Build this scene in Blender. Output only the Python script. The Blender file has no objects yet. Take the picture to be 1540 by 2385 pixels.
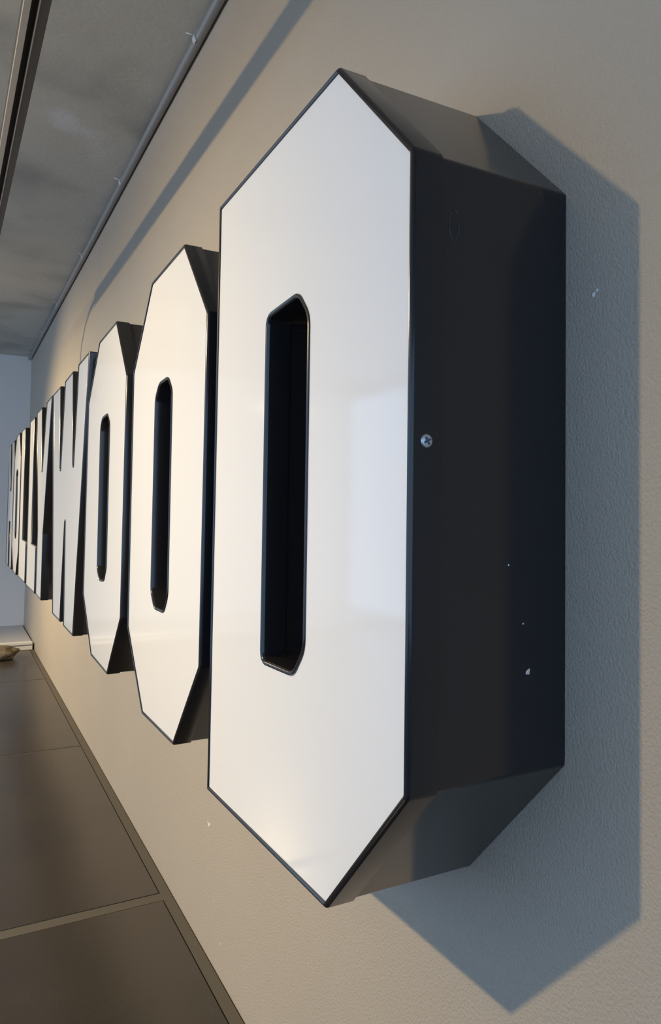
import bpy, bmesh, math, random
from mathutils import Matrix, Vector

random.seed(7)
scene = bpy.context.scene
COL = scene.collection

# ------------------------------------------------------------------ camera
F_PX, W_PX, H_PX = 1778.73, 1540.0, 2385.0
cam_data = bpy.data.cameras.new('camera')
cam_data.sensor_fit = 'VERTICAL'
cam_data.sensor_height = 36.0
cam_data.lens = 36.0 * F_PX / H_PX
cam_data.shift_x = -184.44 / H_PX
cam_data.shift_y = -64.83 / H_PX
cam_data.clip_start = 0.02
cam = bpy.data.objects.new('camera', cam_data)
COL.objects.link(cam)
CR = Vector((0.51193, 0.85896, 0.01091)); CU = Vector((0.02719, -0.0289, 0.99921)); CF = Vector((-0.8586, 0.51123, 0.03815))
cm = Matrix((CR, CU, -CF)).transposed().to_4x4()
cm.translation = Vector((0.56325, -0.58716, 0.4619))
cam.matrix_world = cm
scene.camera = cam

# ------------------------------------------------------------------ light
world = bpy.data.worlds.new('world')
scene.world = world
world.use_nodes = True
bg = world.node_tree.nodes['Background']
bg.inputs['Color'].default_value = (0.405, 0.62, 0.95, 1)      # flat daylight of the open shop side
bg.inputs['Strength'].default_value = 1.98

def spot_lamp(loc, axis, energy, cone=130):                             # warm spots in front of the sign, the far one an added fill
    d = bpy.data.lights.new('work_or_fill_lamp', 'SPOT')
    d.energy = energy
    d.color = (1.0, 0.755, 0.40)
    d.shadow_soft_size = 0.03
    d.spot_size = math.radians(cone)
    d.spot_blend = 1.0
    o = bpy.data.objects.new('work_or_fill_lamp', d)
    COL.objects.link(o)
    o.location = loc
    o.rotation_euler = Vector(axis).to_track_quat('-Z', 'Y').to_euler()
    return o
spot_lamp((-1.09, -2.14, 1.30), (-0.32, 0.64, -0.70), 208)
spill = bpy.data.lights.new('lamp_spill_fill', 'POINT')      # point fill added at the first lamp: upward spill to lift the ceiling
spill.energy = 38
spill.color = (1.0, 0.74, 0.40)
spill.shadow_soft_size = 0.03
spo = bpy.data.objects.new('lamp_spill_fill', spill)
COL.objects.link(spo)
spo.location = (-1.09, -2.14, 1.30)
spot_lamp((-5.32, -2.14, 1.30), (0.25, 0.75, -0.61), 400, 113)  # unseen second spot, added to keep the far letters bright

vs = scene.view_settings
vs.view_transform = 'Standard'
vs.look = 'None'
vs.gamma = 1.0
vs.use_curve_mapping = False
vs.exposure = 0.0

# ------------------------------------------------------------------ materials
def mat(name, color, rough=0.5, metal=0.0, spec=0.5, bump=None, blotch=None, coat=0.0):
    """bump = (scale, strength, distance); blotch = list of (scale, detail, colour, lo, hi)"""
    m = bpy.data.materials.new(name)
    m.use_nodes = True
    nt = m.node_tree
    b = nt.nodes['Principled BSDF']
    b.inputs['Base Color'].default_value = (*color, 1)
    b.inputs['Roughness'].default_value = rough
    b.inputs['Metallic'].default_value = metal
    b.inputs['Specular IOR Level'].default_value = spec
    b.inputs['Coat Weight'].default_value = coat
    tc = nt.nodes.new('ShaderNodeTexCoord')
    if blotch:
        prev = None
        for sc, det, col, lo, hi in blotch:
            n = nt.nodes.new('ShaderNodeTexNoise')
            n.inputs['Scale'].default_value = sc
            n.inputs['Detail'].default_value = det
            nt.links.new(tc.outputs['Object'], n.inputs['Vector'])
            mr = nt.nodes.new('ShaderNodeMapRange')
            mr.interpolation_type = 'SMOOTHSTEP'
            mr.inputs['From Min'].default_value = lo
            mr.inputs['From Max'].default_value = hi
            nt.links.new(n.outputs['Fac'], mr.inputs['Value'])
            mx = nt.nodes.new('ShaderNodeMix')
            mx.data_type = 'RGBA'
            nt.links.new(mr.outputs['Result'], mx.inputs['Factor'])
            if prev is None:
                mx.inputs['A'].default_value = (*color, 1)
            else:
                nt.links.new(prev, mx.inputs['A'])
            mx.inputs['B'].default_value = (*col, 1)
            prev = mx.outputs['Result']
        nt.links.new(prev, b.inputs['Base Color'])
    if bump:
        n = nt.nodes.new('ShaderNodeTexNoise')
        n.inputs['Scale'].default_value = bump[0]
        n.inputs['Detail'].default_value = 2.5
        nt.links.new(tc.outputs['Object'], n.inputs['Vector'])
        bp = nt.nodes.new('ShaderNodeBump')
        bp.inputs['Strength'].default_value = bump[1]
        bp.inputs['Distance'].default_value = bump[2]
        nt.links.new(n.outputs['Fac'], bp.inputs['Height'])
        nt.links.new(bp.outputs['Normal'], b.inputs['Normal'])
    return m

M_WALL = mat('beige_orange_peel_paint', (0.445, 0.39, 0.318), 0.6, spec=0.3, bump=(250, 0.55, 0.004),
             blotch=[(1.3, 3, (0.43, 0.376, 0.306), 0.4, 0.65)])
M_FAR = mat('pale_grey_paint', (0.80, 0.80, 0.80), 0.7, spec=0.3, bump=(60, 0.1, 0.003))
M_CEIL = mat('raw_concrete', (0.55, 0.53, 0.465), 0.85, spec=0.2, bump=(45, 0.25, 0.004),
             blotch=[(1.6, 4, (0.37, 0.36, 0.32), 0.45, 0.7), (2.7, 3, (0.66, 0.65, 0.64), 0.60, 0.78), (30, 2, (0.70, 0.68, 0.65), 0.73, 0.78)])
M_TILE = mat('dark_brown_floor_tile', (0.046, 0.039, 0.033), 0.28, spec=0.5, bump=(220, 0.12, 0.001),
             blotch=[(2.2, 3, (0.036, 0.031, 0.028), 0.4, 0.65), (420, 1, (0.062, 0.053, 0.044), 0.55, 0.7)])
M_GROUT = mat('grey_joint_filler', (0.105, 0.095, 0.082), 0.75, spec=0.3, bump=(160, 0.2, 0.001))
M_GAP = mat('dark_subfloor', (0.012, 0.011, 0.012), 0.9)
M_FACE = mat('white_acrylic', (0.85, 0.85, 0.85), 0.07, spec=0.35)
M_RETURN = mat('gloss_black_plastic', (0.019, 0.019, 0.021), 0.14, spec=0.55, bump=(9, 0.03, 0.002))
M_TRIM = mat('black_edge_trim', (0.016, 0.0155, 0.017), 0.16, spec=0.55, bump=(40, 0.05, 0.002))
M_ZINC = mat('zinc_plated_steel', (0.62, 0.66, 0.72), 0.35, metal=0.7)
M_RECESS = mat('dark_screw_recess', (0.10, 0.13, 0.18), 0.5, metal=0.5)
M_PIPE = mat('grey_conduit_steel', (0.30, 0.29, 0.28), 0.45, metal=0.35, bump=(90, 0.2, 0.002))
M_CLIP = mat('pale_pipe_clip', (0.52, 0.53, 0.54), 0.5)
M_RAILL = mat('pale_aluminium', (0.50, 0.47, 0.42), 0.4, metal=0.3)
M_RAILD = mat('dark_brown_steel', (0.075, 0.064, 0.054), 0.5)
M_BLACK = mat('black_rubber', (0.012, 0.012, 0.012), 0.6)
M_CHIP = mat('white_plaster_chip', (0.80, 0.80, 0.80), 0.7)
M_SCUFF = mat('grey_scuff', (0.055, 0.058, 0.062), 0.6)
M_WHITE = mat('white_gloss_trim', (0.78, 0.77, 0.76), 0.35)
M_DECK = mat('grey_deck_paint', (0.55, 0.55, 0.57), 0.6)
M_SACK = mat('crumpled_brown_paper', (0.17, 0.14, 0.095), 0.8, bump=(30, 0.6, 0.01),
             blotch=[(14, 3, (0.09, 0.07, 0.045), 0.45, 0.65)])

# ------------------------------------------------------------------ helpers
def obj(name, bm, m, parent=None, smooth=False):
    bmesh.ops.recalc_face_normals(bm, faces=bm.faces)
    me = bpy.data.meshes.new(name)
    bm.to_mesh(me)
    bm.free()
    me.materials.append(m)
    if smooth:
        for p in me.polygons:
            p.use_smooth = True
    o = bpy.data.objects.new(name, me)
    COL.objects.link(o)
    if parent is not None:
        o.parent = parent
    return o

def thing(name, label, cat, loc, group=None):
    o = bpy.data.objects.new(name, None)
    o.empty_display_size = 0.05
    COL.objects.link(o)
    o.location = loc
    tag(o, label, cat, group)
    return o

def tag(o, label=None, cat=None, group=None, kind=None):
    if label: o['label'] = label
    if cat: o['category'] = cat
    if group: o['group'] = group
    if kind: o['kind'] = kind
    return o

def box(bm, x0, x1, y0, y1, z0, z1, bevel=0.0):
    v = [bm.verts.new(p) for p in ((x0, y0, z0), (x1, y0, z0), (x1, y1, z0), (x0, y1, z0),
                                   (x0, y0, z1), (x1, y0, z1), (x1, y1, z1), (x0, y1, z1))]
    fs = [bm.faces.new([v[i] for i in q]) for q in ((0, 3, 2, 1), (4, 5, 6, 7), (0, 1, 5, 4), (1, 2, 6, 5), (2, 3, 7, 6), (3, 0, 4, 7))]
    if bevel:
        es = list({e for f in fs for e in f.edges})
        bmesh.ops.bevel(bm, geom=es, offset=bevel, segments=2, affect='EDGES', profile=0.5)
    return bm

def tube(bm, pts, rad, seg=14):
    pts = [Vector(p) for p in pts]
    rings = []
    for i, p in enumerate(pts):
        d = (pts[min(i + 1, len(pts) - 1)] - pts[max(i - 1, 0)]).normalized()
        a = d.cross(Vector((0, 0, 1)))
        if a.length < 1e-3: a = d.cross(Vector((0, 1, 0)))
        a.normalize(); b = d.cross(a)
        rings.append([bm.verts.new(p + rad * (math.cos(2 * math.pi * k / seg) * a + math.sin(2 * math.pi * k / seg) * b)) for k in range(seg)])
    for r0, r1 in zip(rings, rings[1:]):
        for k in range(seg):
            bm.faces.new((r0[k], r0[(k + 1) % seg], r1[(k + 1) % seg], r1[k]))
    bm.faces.new(rings[0]); bm.faces.new(list(reversed(rings[-1])))
    return bm

# ------------------------------------------------------------------ the room
FZ = -0.67                       # floor level; the letters are 1 m tall and hang from z = 0 to 1
XF, XN, YL = -7.45, 3.2, -3.7    # far wall, near end, open side of the room
def ceil_z(x): return 1.85 + (-1.4 - x) * 0.0083

bm = bmesh.new(); box(bm, XF, XN, 0.0, 0.12, FZ - 0.02, 2.0)
wall = tag(obj('wall_right', bm, M_WALL), kind='structure')
bm = bmesh.new(); box(bm, XF - 0.12, XF, YL, 0.12, FZ - 0.02, 2.0)
tag(obj('wall_far', bm, M_FAR), kind='structure')
bm = bmesh.new()
v = []
for x in (XF, XN):
    for y in (YL, 0.0):
        v.append((bm.verts.new((x, y, ceil_z(x))), bm.verts.new((x, y, ceil_z(x) + 0.15))))
lo = [v[i][0] for i in (0, 2, 3, 1)]; hi = [v[i][1] for i in (0, 2, 3, 1)]
bm.faces.new(list(reversed(lo))); bm.faces.new(hi)
for k in range(4):
    bm.faces.new((lo[k], lo[(k + 1) % 4], hi[(k + 1) % 4], hi[k]))
tag(obj('ceiling', bm, M_CEIL), kind='structure')

bm = bmesh.new(); box(bm, XF, XN, YL, 0.0, FZ - 0.10, FZ - 0.012)
floor = tag(obj('floor', bm, M_GAP), kind='structure')
G = 0.0035
joints = [(-6.80, -6.79), (-5.105, -5.095), (-3.432, -3.422), (-1.792, -1.744), (-0.085, -0.075), (1.60, 1.61)]
rows = [(-0.034, -1.66), (-1.67, -3.33), (-3.34, YL)]
xs = [XF] + [q for j in joints for q in j] + [XN]
for i in range(0, len(xs), 2):
    for y1, y0 in rows:
        bm = bmesh.new(); box(bm, xs[i] + G / 2, xs[i + 1] - G / 2, y0, y1, FZ - 0.012, FZ, bevel=0.001)
        obj('tile', bm, M_TILE, floor)
for j0, j1 in joints:
    for y1, y0 in rows:
        bm = bmesh.new(); box(bm, j0 + G / 2, j1 - G / 2, y0, y1 + (0.004 if y1 > -0.1 else 0), FZ - 0.012, FZ - 0.0008)
        obj('joint_strip', bm, M_GROUT, floor)
edges = [XF, -5.1, -3.427, -1.768, -0.08, 1.605, XN]
for a, b in zip(edges, edges[1:]):
    bm = bmesh.new(); box(bm, a, b, -0.034 + G, -0.0035, FZ - 0.012, FZ - 0.0005)
    obj('border_strip', bm, M_GROUT, floor)
for y0, y1 in ((-1.668, -1.662), (-3.338, -3.332)):
    bm = bmesh.new(); box(bm, XF, XN, y0, y1, FZ - 0.012, FZ - 0.0008)
    obj('joint_strip', bm, M_GROUT, floor)

# shop glazing on the two open sides (behind and to the left of the camera)
def glass_mat():
    m = bpy.data.materials.new('window_glass')
    m.use_nodes = True
    nt = m.node_tree
    nt.nodes.clear()
    o = nt.nodes.new('ShaderNodeOutputMaterial')
    mx = nt.nodes.new('ShaderNodeMixShader')
    tr = nt.nodes.new('ShaderNodeBsdfTransparent')
    gl = nt.nodes.new('ShaderNodeBsdfGlossy')
    gl.inputs['Roughness'].default_value = 0.02
    mx.inputs['Fac'].default_value = 0.06
    nt.links.new(tr.outputs[0], mx.inputs[1]); nt.links.new(gl.outputs[0], mx.inputs[2]); nt.links.new(mx.outputs[0], o.inputs['Surface'])
    return m
M_GLASS = glass_mat()
M_FRAME = mat('dark_window_frame', (0.05, 0.05, 0.052), 0.4, metal=0.4)
def glazing(name, along_x, fixed, a0, a1, n):
    ct = max(ceil_z(XF), ceil_z(XN)) if along_x else ceil_z(XN)
    def b(u0, u1, w0, w1, z0, z1):
        q = bmesh.new()
        if along_x: box(q, u0, u1, fixed + w0, fixed + w1, z0, z1)
        else: box(q, fixed + w0, fixed + w1, u0, u1, z0, z1)
        return q
    root = tag(obj(name, b(a0, a1, -0.04, 0.04, FZ - 0.02, FZ + 0.06), M_FRAME), kind='structure')
    obj('head_bar', b(a0, a1, -0.04, 0.04, ct - 0.14, ct + 0.02), M_FRAME, root)
    st = (a1 - a0) / n
    for k in range(n + 1):
        obj('mullion', b(a0 + k * st - 0.025, a0 + k * st + 0.025, -0.035, 0.035, FZ + 0.06, ct - 0.14), M_FRAME, root)
    for k in range(n):
        obj('pane', b(a0 + k * st + 0.025, a0 + (k + 1) * st - 0.025, -0.003, 0.003, FZ + 0.06, ct - 0.14), M_GLASS, root)
glazing('window_1', True, YL - 0.04, XF, XN, 7)
glazing('window_2', False, XN + 0.04, YL, 0.0, 3)

# plaster chips on the beige wall
def chip(name, cx, y, cz, r, parent, m, axis='y', n=7):
    bm = bmesh.new()
    top, bot = [], []
    for k in range(n):
        a = 2 * math.pi * k / n
        q = r * random.uniform(0.45, 1.1)
        du, dv = q * math.cos(a), q * 1.2 * math.sin(a)
        if axis == 'y':
            top.append(bm.verts.new((cx + du * 0.7, y - 0.0012, cz + dv * 0.7))); bot.append(bm.verts.new((cx + du, y, cz + dv)))
        else:
            top.append(bm.verts.new((y + 0.0008, cx + du * 0.7, cz + dv * 0.7))); bot.append(bm.verts.new((y, cx + du, cz + dv)))
    bm.faces.new(top); bm.faces.new(bot)
    for k in range(n):
        bm.faces.new((top[k], top[(k + 1) % n], bot[(k + 1) % n], bot[k]))
    return obj(name, bm, m, parent)
for cx, cz, r in ((-1.415, -0.347, 0.006), (-1.424, -0.342, 0.003), (-1.408, -0.341, 0.0025), (-1.302, -0.591, 0.0028), (-1.357, -0.513, 0.002),
                  (-0.038, 0.700, 0.0034), (-0.033, 0.704, 0.0019)):
    chip('plaster_chip', cx, 0.0, cz, r, wall, M_CHIP)

# low platform across the far end with a white nosing
pf = thing('low_platform', 'low grey platform with white double-lipped front edge at the far wall', 'platform', (-6.9, -1.8, FZ))
bm = bmesh.new(); box(bm, XF + 6.9 + 0.001, 0.57, YL + 1.8 + 0.01, 1.787, 0.0005, 0.05)
obj('deck', bm, M_DECK, pf)
bm = bmesh.new(); box(bm, 0.55, 0.59, YL + 1.8 + 0.01, 1.786, 0.040, 0.068, bevel=0.006)
obj('upper_nosing', bm, M_WHITE, pf)
bm = bmesh.new(); box(bm, 0.571, 0.585, YL + 1.8 + 0.01, 1.786, 0.0005, 0.034, bevel=0.004)
obj('lower_nosing', bm, M_WHITE, pf)

# crumpled sack on the floor in front of it
bm = bmesh.new()
bmesh.ops.create_icosphere(bm, subdivisions=4, radius=1.0)
from mathutils import noise
for w in bm.verts:
    c = w.co.copy()
    k = 1 + 0.22 * noise.noise(c * 1.7 + Vector((3, 1, 5))) + 0.10 * noise.noise(c * 4.1)
    w.co = Vector((c.x * 0.10 * k, c.y * 0.165 * k, max(c.z * 0.062 * k, -0.045) + 0.0455))
sack = obj('sack', bm, M_SACK, smooth=True)
sack.location = (-5.98, -0.305, FZ)
tag(sack, 'small crumpled brown sack lying on the floor by the low platform', 'sack')

# ------------------------------------------------------------------ conduit along the top of the wall
cd = thing('conduit', 'grey steel conduit pipe clipped along the top of the beige wall', 'pipe', (-3.0, -0.017, ceil_z(-3.0) - 0.020))
def cpt(x, dy=0.0, dz=0.0): return Vector((x + 3.0, dy, ceil_z(x) - ceil_z(-3.0) + dz + 0.0015 * math.sin(2.1 * x)))
bm = bmesh.new(); tube(bm, [cpt(XF + 0.02 + i * (XN - XF - 0.04) / 60) for i in range(61)], 0.0135)
obj('pipe', bm, M_PIPE, cd, smooth=True)
for cx in (-1.62, -2.78, -3.90, -5.1, -6.1, -0.5):
    bm = bmesh.new()
    n = 14
    p0 = cpt(cx)
    ring = []
    for k in range(n + 1):
        a = -0.9 * math.pi + 1.25 * math.pi * k / n + math.pi * 0.45
        ring.append([bm.verts.new(p0 + Vector((dx, -r * math.sin(a), r * math.cos(a)))) for dx, r in ((-0.011, 0.0140), (0.011, 0.0140), (0.011, 0.0165), (-0.011, 0.0165))])
    for r0, r1 in zip(ring, ring[1:]):
        for k in range(4):
            bm.faces.new((r0[k], r0[(k + 1) % 4], r1[(k + 1) % 4], r1[k]))
    bm.faces.new(ring[0]); bm.faces.new(ring[-1])
    cl = obj('pipe_clip', bm, M_CLIP, cd)
    bm = bmesh.new()
    tube(bm, [p0 + Vector((0.0, -0.014, 0.006)), p0 + Vector((-0.006, -0.026, 0.010)), p0 + Vector((-0.010, -0.034, 0.012))], 0.0026, 8)
    obj('tie_tail', bm, M_CLIP, cl, smooth=True)

# ------------------------------------------------------------------ rail hung under the ceiling, out in front of the wall
RX0, RX1 = -4.0, 2.4
rl = thing('hanging_rail', 'dark metal channel rail hung below the concrete ceiling', 'rail', (0.0, -0.4395, 1.4435))
rl.rotation_euler = (0, math.radians(0.25), math.radians(-0.0 + 0.75))
def prism(prof, x0, x1):
    b = bmesh.new()
    r0 = [b.verts.new((x0, y, z)) for y, z in prof]; r1 = [b.verts.new((x1, y, z)) for y, z in prof]
    n = len(prof)
    for k in range(n): b.faces.new((r0[k], r0[(k + 1) % n], r1[(k + 1) % n], r1[k]))
    b.faces.new(r0); b.faces.new(list(reversed(r1)))
    return b
obj('channel', prism([(-0.045, 0.0), (-0.045, 0.052), (0.0, 0.052), (0.0, 0.0), (-0.018, 0.0), (-0.018, 0.028), (-0.033, 0.028), (-0.033, 0.0)], RX0, RX1), M_RAILD, rl)
obj('pale_lip', prism([(-0.046, -0.004), (-0.046, 0.014), (-0.0445, 0.014), (-0.0445, 0.0), (-0.034, 0.0), (-0.034, -0.004)], RX0, RX1), M_RAILL, rl)
obj('inner_lip', prism([(-0.0205, -0.002), (-0.0205, 0.010), (-0.0180, 0.010), (-0.0180, -0.002)], RX0, RX1), M_RAILL, rl)
for hx in (-3.9, 0.4, 1.9):
    bm = bmesh.new(); tube(bm, [(hx, -0.022, 0.05), (hx, -0.022, ceil_z(hx) - 1.4435 - 0.003 * hx * 0 )], 0.005, 10)
    obj('hanger_rod', bm, M_RAILD, rl, smooth=True)
bm = bmesh.new()
tube(bm, [(RX0 + 0.3, -0.03, 0.02), (RX0, -0.03, 0.018), (RX0 - 0.12, -0.03, 0.008), (RX0 - 0.26, -0.03, -0.03), (RX0 - 0.36, -0.03, -0.10), (RX0 - 0.40, -0.03, -0.2), (RX0 - 0.41, -0.03, -0.34)], 0.011, 10)
obj('cable', bm, M_BLACK, rl, smooth=True)

# ------------------------------------------------------------------ sign letters
T = 0.2054                      # depth of a letter

def area2(p): return sum(a[0] * b[1] - b[0] * a[1] for a, b in zip(p, p[1:] + p[:1]))
def ccw(p): return p if area2(p) > 0 else list(reversed(p))
def offset(p, d):
    """p counter-clockwise; d > 0 shrinks it"""
    out, n = [], len(p)
    for i in range(n):
        a, b, c = Vector(p[i - 1]), Vector(p[i]), Vector(p[(i + 1) % n])
        e0, e1 = (b - a).normalized(), (c - b).normalized()
        n0, n1 = Vector((-e0.y, e0.x)), Vector((-e1.y, e1.x))
        k = 1 + n0.dot(n1)
        out.append(tuple(b + (n0 + n1) * (d / max(k, 0.25))))
    return out
def fillet(p, r, seg=3):
    out, n = [], len(p)
    for i in range(n):
        a, b, c = Vector(p[i - 1]), Vector(p[i]), Vector(p[(i + 1) % n])
        u, w = (a - b).normalized(), (c - b).normalized()
        q = min(r, 0.4 * (a - b).length, 0.4 * (c - b).length)
        s, e = b + u * q, b + w * q
        for k in range(seg + 1):
            t = k / seg
            out.append(tuple((1 - t) ** 2 * s + 2 * t * (1 - t) * b + t * t * e))
    return out

def loops(bm, polys, ys, closed=True):
    """skin a stack of equal-length polygons given as (x,z) at depths ys"""
    rings = [[bm.verts.new((q[0], y, q[1])) for q in p] for p, y in zip(polys, ys)]
    pairs = list(zip(rings, rings[1:])) + ([(rings[-1], rings[0])] if closed else [])
    n = len(polys[0])
    for r0, r1 in pairs:
        for k in range(n):
            bm.faces.new((r0[k], r0[(k + 1) % n], r1[(k + 1) % n], r1[k]))

TRIM = [(0.0000, 0.036), (0.0000, 0.0050), (0.0008, 0.0022), (0.0026, 0.0005), (0.0048, 0.0), (0.0068, 0.0010), (0.0076, 0.0045), (0.0076, 0.036)]

def trim_ring(name, poly, sgn, parent):
    bm = bmesh.new()
    loops(bm, [offset(poly, sgn * o) for o, _ in TRIM], [-T + d for _, d in TRIM])
    o = obj(name, bm, M_TRIM, parent)
    for p in o.data.polygons:
        p.use_smooth = True
    md = o.modifiers.new('edges', 'EDGE_SPLIT'); md.split_angle = math.radians(38)
    return o

def band(name, poly, sgn, parent):
    bm = bmesh.new()
    a, b = offset(poly, sgn * 0.0030), offset(poly, sgn * 0.0060)
    loops(bm, [a, a, b, b], [-0.0005, -T + 0.034, -T + 0.034, -0.0005])
    return obj(name, bm, M_RETURN, parent)

def face_slab(outer, holes, parent):
    bm = bmesh.new()
    for y in (-T + 0.0030, -T + 0.0080):
        es = []
        for p in [outer] + holes:
            vv = [bm.verts.new((q[0], y, q[1])) for q in p]
            es += [bm.edges.new((vv[k], vv[(k + 1) % len(vv)])) for k in range(len(vv))]
        bmesh.ops.triangle_fill(bm, edges=es, use_beauty=True, use_dissolve=False)
    return obj('face', bm, M_FACE, parent)

def screw(parent, pos, normal, r=0.0068):
    """pan-head cross screw; pos in the letter's own frame"""
    bm = bmesh.new()
    n = 18
    prof = [(0.0, 0.0026), (0.5, 0.0024), (0.85, 0.0017), (1.0, 0.0006), (1.0, -0.0012)]
    rings = []
    for q, h in prof[1:]:
        rings.append([bm.verts.new((r * q * math.cos(2 * math.pi * k / n), r * q * math.sin(2 * math.pi * k / n), h)) for k in range(n)])
    bm.faces.new(rings[0])
    for r0, r1 in zip(rings, rings[1:]):
        for k in range(n): bm.faces.new((r0[k], r0[(k + 1) % n], r1[(k + 1) % n], r1[k]))
    bm.faces.new(list(reversed(rings[-1])))
    s = obj('screw', bm, M_ZINC, parent, smooth=False)
    bm = bmesh.new()
    a = 0.62 * r; b = 0.15 * r
    pts = [(b, b), (b, a), (-b, a), (-b, b), (-a, b), (-a, -b), (-b, -b), (-b, -a), (b, -a), (b, -b), (a, -b), (a, b)]
    t_ = [bm.verts.new((x, y, 0.0029)) for x, y in pts]; d_ = [bm.verts.new((x, y, 0.0015)) for x, y in pts]
    bm.faces.new(t_); bm.faces.new(list(reversed(d_)))
    for k in range(12): bm.faces.new((t_[k], t_[(k + 1) % 12], d_[(k + 1) % 12], d_[k]))
    c = obj('cross_recess', bm, M_RECESS, s)
    tag(s, 'bright zinc cross-head screw')
    q = Vector(normal).to_track_quat('Z', 'Y')
    s.location = pos
    s.rotation_euler = (q.to_matrix() @ Matrix.Rotation(0.5, 3, 'Z')).to_euler()
    return s

def letter(label, outer, holes=(), screws=()):
    x0 = sum(p[0] for p in outer) / len(outer)
    root = thing('sign_letter', label, 'letter', (x0, 0.0, 0.0), 'raised letters of the wall sign')
    loc = lambda P: [(p[0] - x0, p[1]) for p in P]
    out = ccw(loc(outer))
    out = fillet(out, 0.004, 2)
    hs = [fillet(ccw(loc(h)), 0.013, 4) for h in holes]
    band('side_return', out, 1, root)
    trim_ring('edge_trim', out, 1, root)
    for h in hs:
        band('inner_return', h, -1, root)
        trim_ring('inner_trim', h, -1, root)
    face_slab(offset(out, 0.0066), [offset(h, -0.0066) for h in hs], root)
    for pos, nrm in screws:
        screw(root, (pos[0] - x0, pos[1], pos[2]), nrm)
    return root

def shift(P, d): return [(x + d, z) for x, z in P]

D_OUT = [(-0.739, 0.993), (-0.258, 1.000), (-0.079, 0.827), (-0.078, 0.185), (-0.260, 0.002), (-0.743, -0.012)]
D_HOLE = [(-0.488, 0.742), (-0.376, 0.747), (-0.343, 0.713), (-0.342, 0.290), (-0.374, 0.255), (-0.487, 0.252)]
P_OUT = [(-1.469, 0.812), (-1.271, 0.997), (-0.977, 1.000), (-0.798, 0.823), (-0.803, 0.183), (-0.980, 0.000), (-1.271, -0.005), (-1.464, 0.167)]
P_HOLE = [(-1.203, 0.713), (-1.171, 0.740), (-1.095, 0.742), (-1.061, 0.712), (-1.059, 0.288), (-1.088, 0.253), (-1.170, 0.252), (-1.203, 0.283)]
Q_OUT = [(-2.232, 0.825), (-2.026, 1.000), (-1.728, 1.003), (-1.552, 0.823), (-1.557, 0.177), (-1.742, -0.003), (-2.036, 0.002), (-2.242, 0.176)]
Q_HOLE = [(-1.959, 0.713), (-1.930, 0.741), (-1.848, 0.744), (-1.808, 0.714), (-1.804, 0.296), (-1.837, 0.258), (-1.910, 0.253), (-1.953, 0.281)]
W_OUT = [(-3.366, 1.0), (-3.062, 1.0), (-3.010, 0.632), (-2.994, 0.632), (-2.903, 1.0), (-2.655, 1.003), (-2.597, 0.629), (-2.581, 0.629), (-2.506, 1.006), (-2.240, 1.007),
         (-2.470, 0.0), (-2.746, 0.0), (-2.785, 0.415), (-2.799, 0.415), (-2.869, 0.002), (-3.141, 0.002)]
Y_OUT = [(-4.172, 1.002), (-3.878, 1.001), (-3.808, 0.660), (-3.792, 0.660), (-3.640, 1.0), (-3.405, 1.004), (-3.662, 0.340), (-3.670, 0.006), (-3.955, 0.010), (-3.95, 0.345)]
L_OUT = [(-4.595, 0.996), (-4.315, 0.993), (-4.315, 0.268), (-4.028, 0.265), (-4.028, 0.006), (-4.595, 0.004)]
H_OUT = [(-6.69, 0.99), (-6.405, 0.99), (-6.405, 0.612), (-6.29, 0.612), (-6.29, 0.99), (-6.015, 0.99), (-6.015, 0.0), (-6.29, 0.0), (-6.29, 0.36), (-6.405, 0.36), (-6.405, 0.0), (-6.69, 0.0)]

S = 0.0033
dl = letter('white-faced black letter D nearest the camera, last letter of the wall sign', D_OUT, [D_HOLE], [((-0.0788, -0.186, 0.534), (1, 0, 0))])
dx0 = dl.location.x
chip('paint_chip', -0.0531, -0.0814 - dx0, 0.293, 0.0042, dl, M_CHIP, axis='x')
chip('paint_chip', -0.080, -0.0814 - dx0, 0.408, 0.0012, dl, M_CHIP, axis='x')
chip('paint_chip', -0.060, -0.0814 - dx0, 0.345, 0.0012, dl, M_CHIP, axis='x')
for a0, a1, sc in ((2.0, 4.6, 1.0), (4.9, 6.6, 0.9), (1.0, 1.7, 1.05)):
    bm = bmesh.new()
    tube(bm, [(-0.0816 - dx0, -0.153 + 0.0065 * sc * math.cos(a0 + (a1 - a0) * k / 8), 0.758 + 0.016 * sc * math.sin(a0 + (a1 - a0) * k / 8)) for k in range(9)], 0.0007, 6)
    obj('scratch', bm, M_SCUFF, dl)
letter('white-faced black letter O directly beside the letter D, second from the right', P_OUT, [P_HOLE])
nq = Vector((0.18, 0, 0.176)).normalized()
letter('white-faced black letter O between the letter W and the other O', Q_OUT, [Q_HOLE], [((-1.640 - S * nq.x, -0.075, 0.913 - S * nq.z), nq)])
letter('white-faced black letter W with two narrow notches from above', W_OUT)
letter('white-faced black letter Y between the second L and the W', Y_OUT, screws=[((-3.580, -0.09, 0.545), (0.93, 0, -0.36))])
letter('white-faced black letter L just left of the letter Y', L_OUT, screws=[((-4.3178, -0.09, 0.60), (1, 0, 0))])
letter('white-faced black letter L just right of the far letter O', shift(L_OUT, -0.665), screws=[((-4.9828, -0.09, 0.60), (1, 0, 0))])
letter('white-faced black letter O farthest from the camera, beside the letter H', shift(Q_OUT, -3.755), [shift(Q_HOLE, -3.755)])
letter('white-faced black letter H farthest away, first letter of the wall sign', H_OUT)
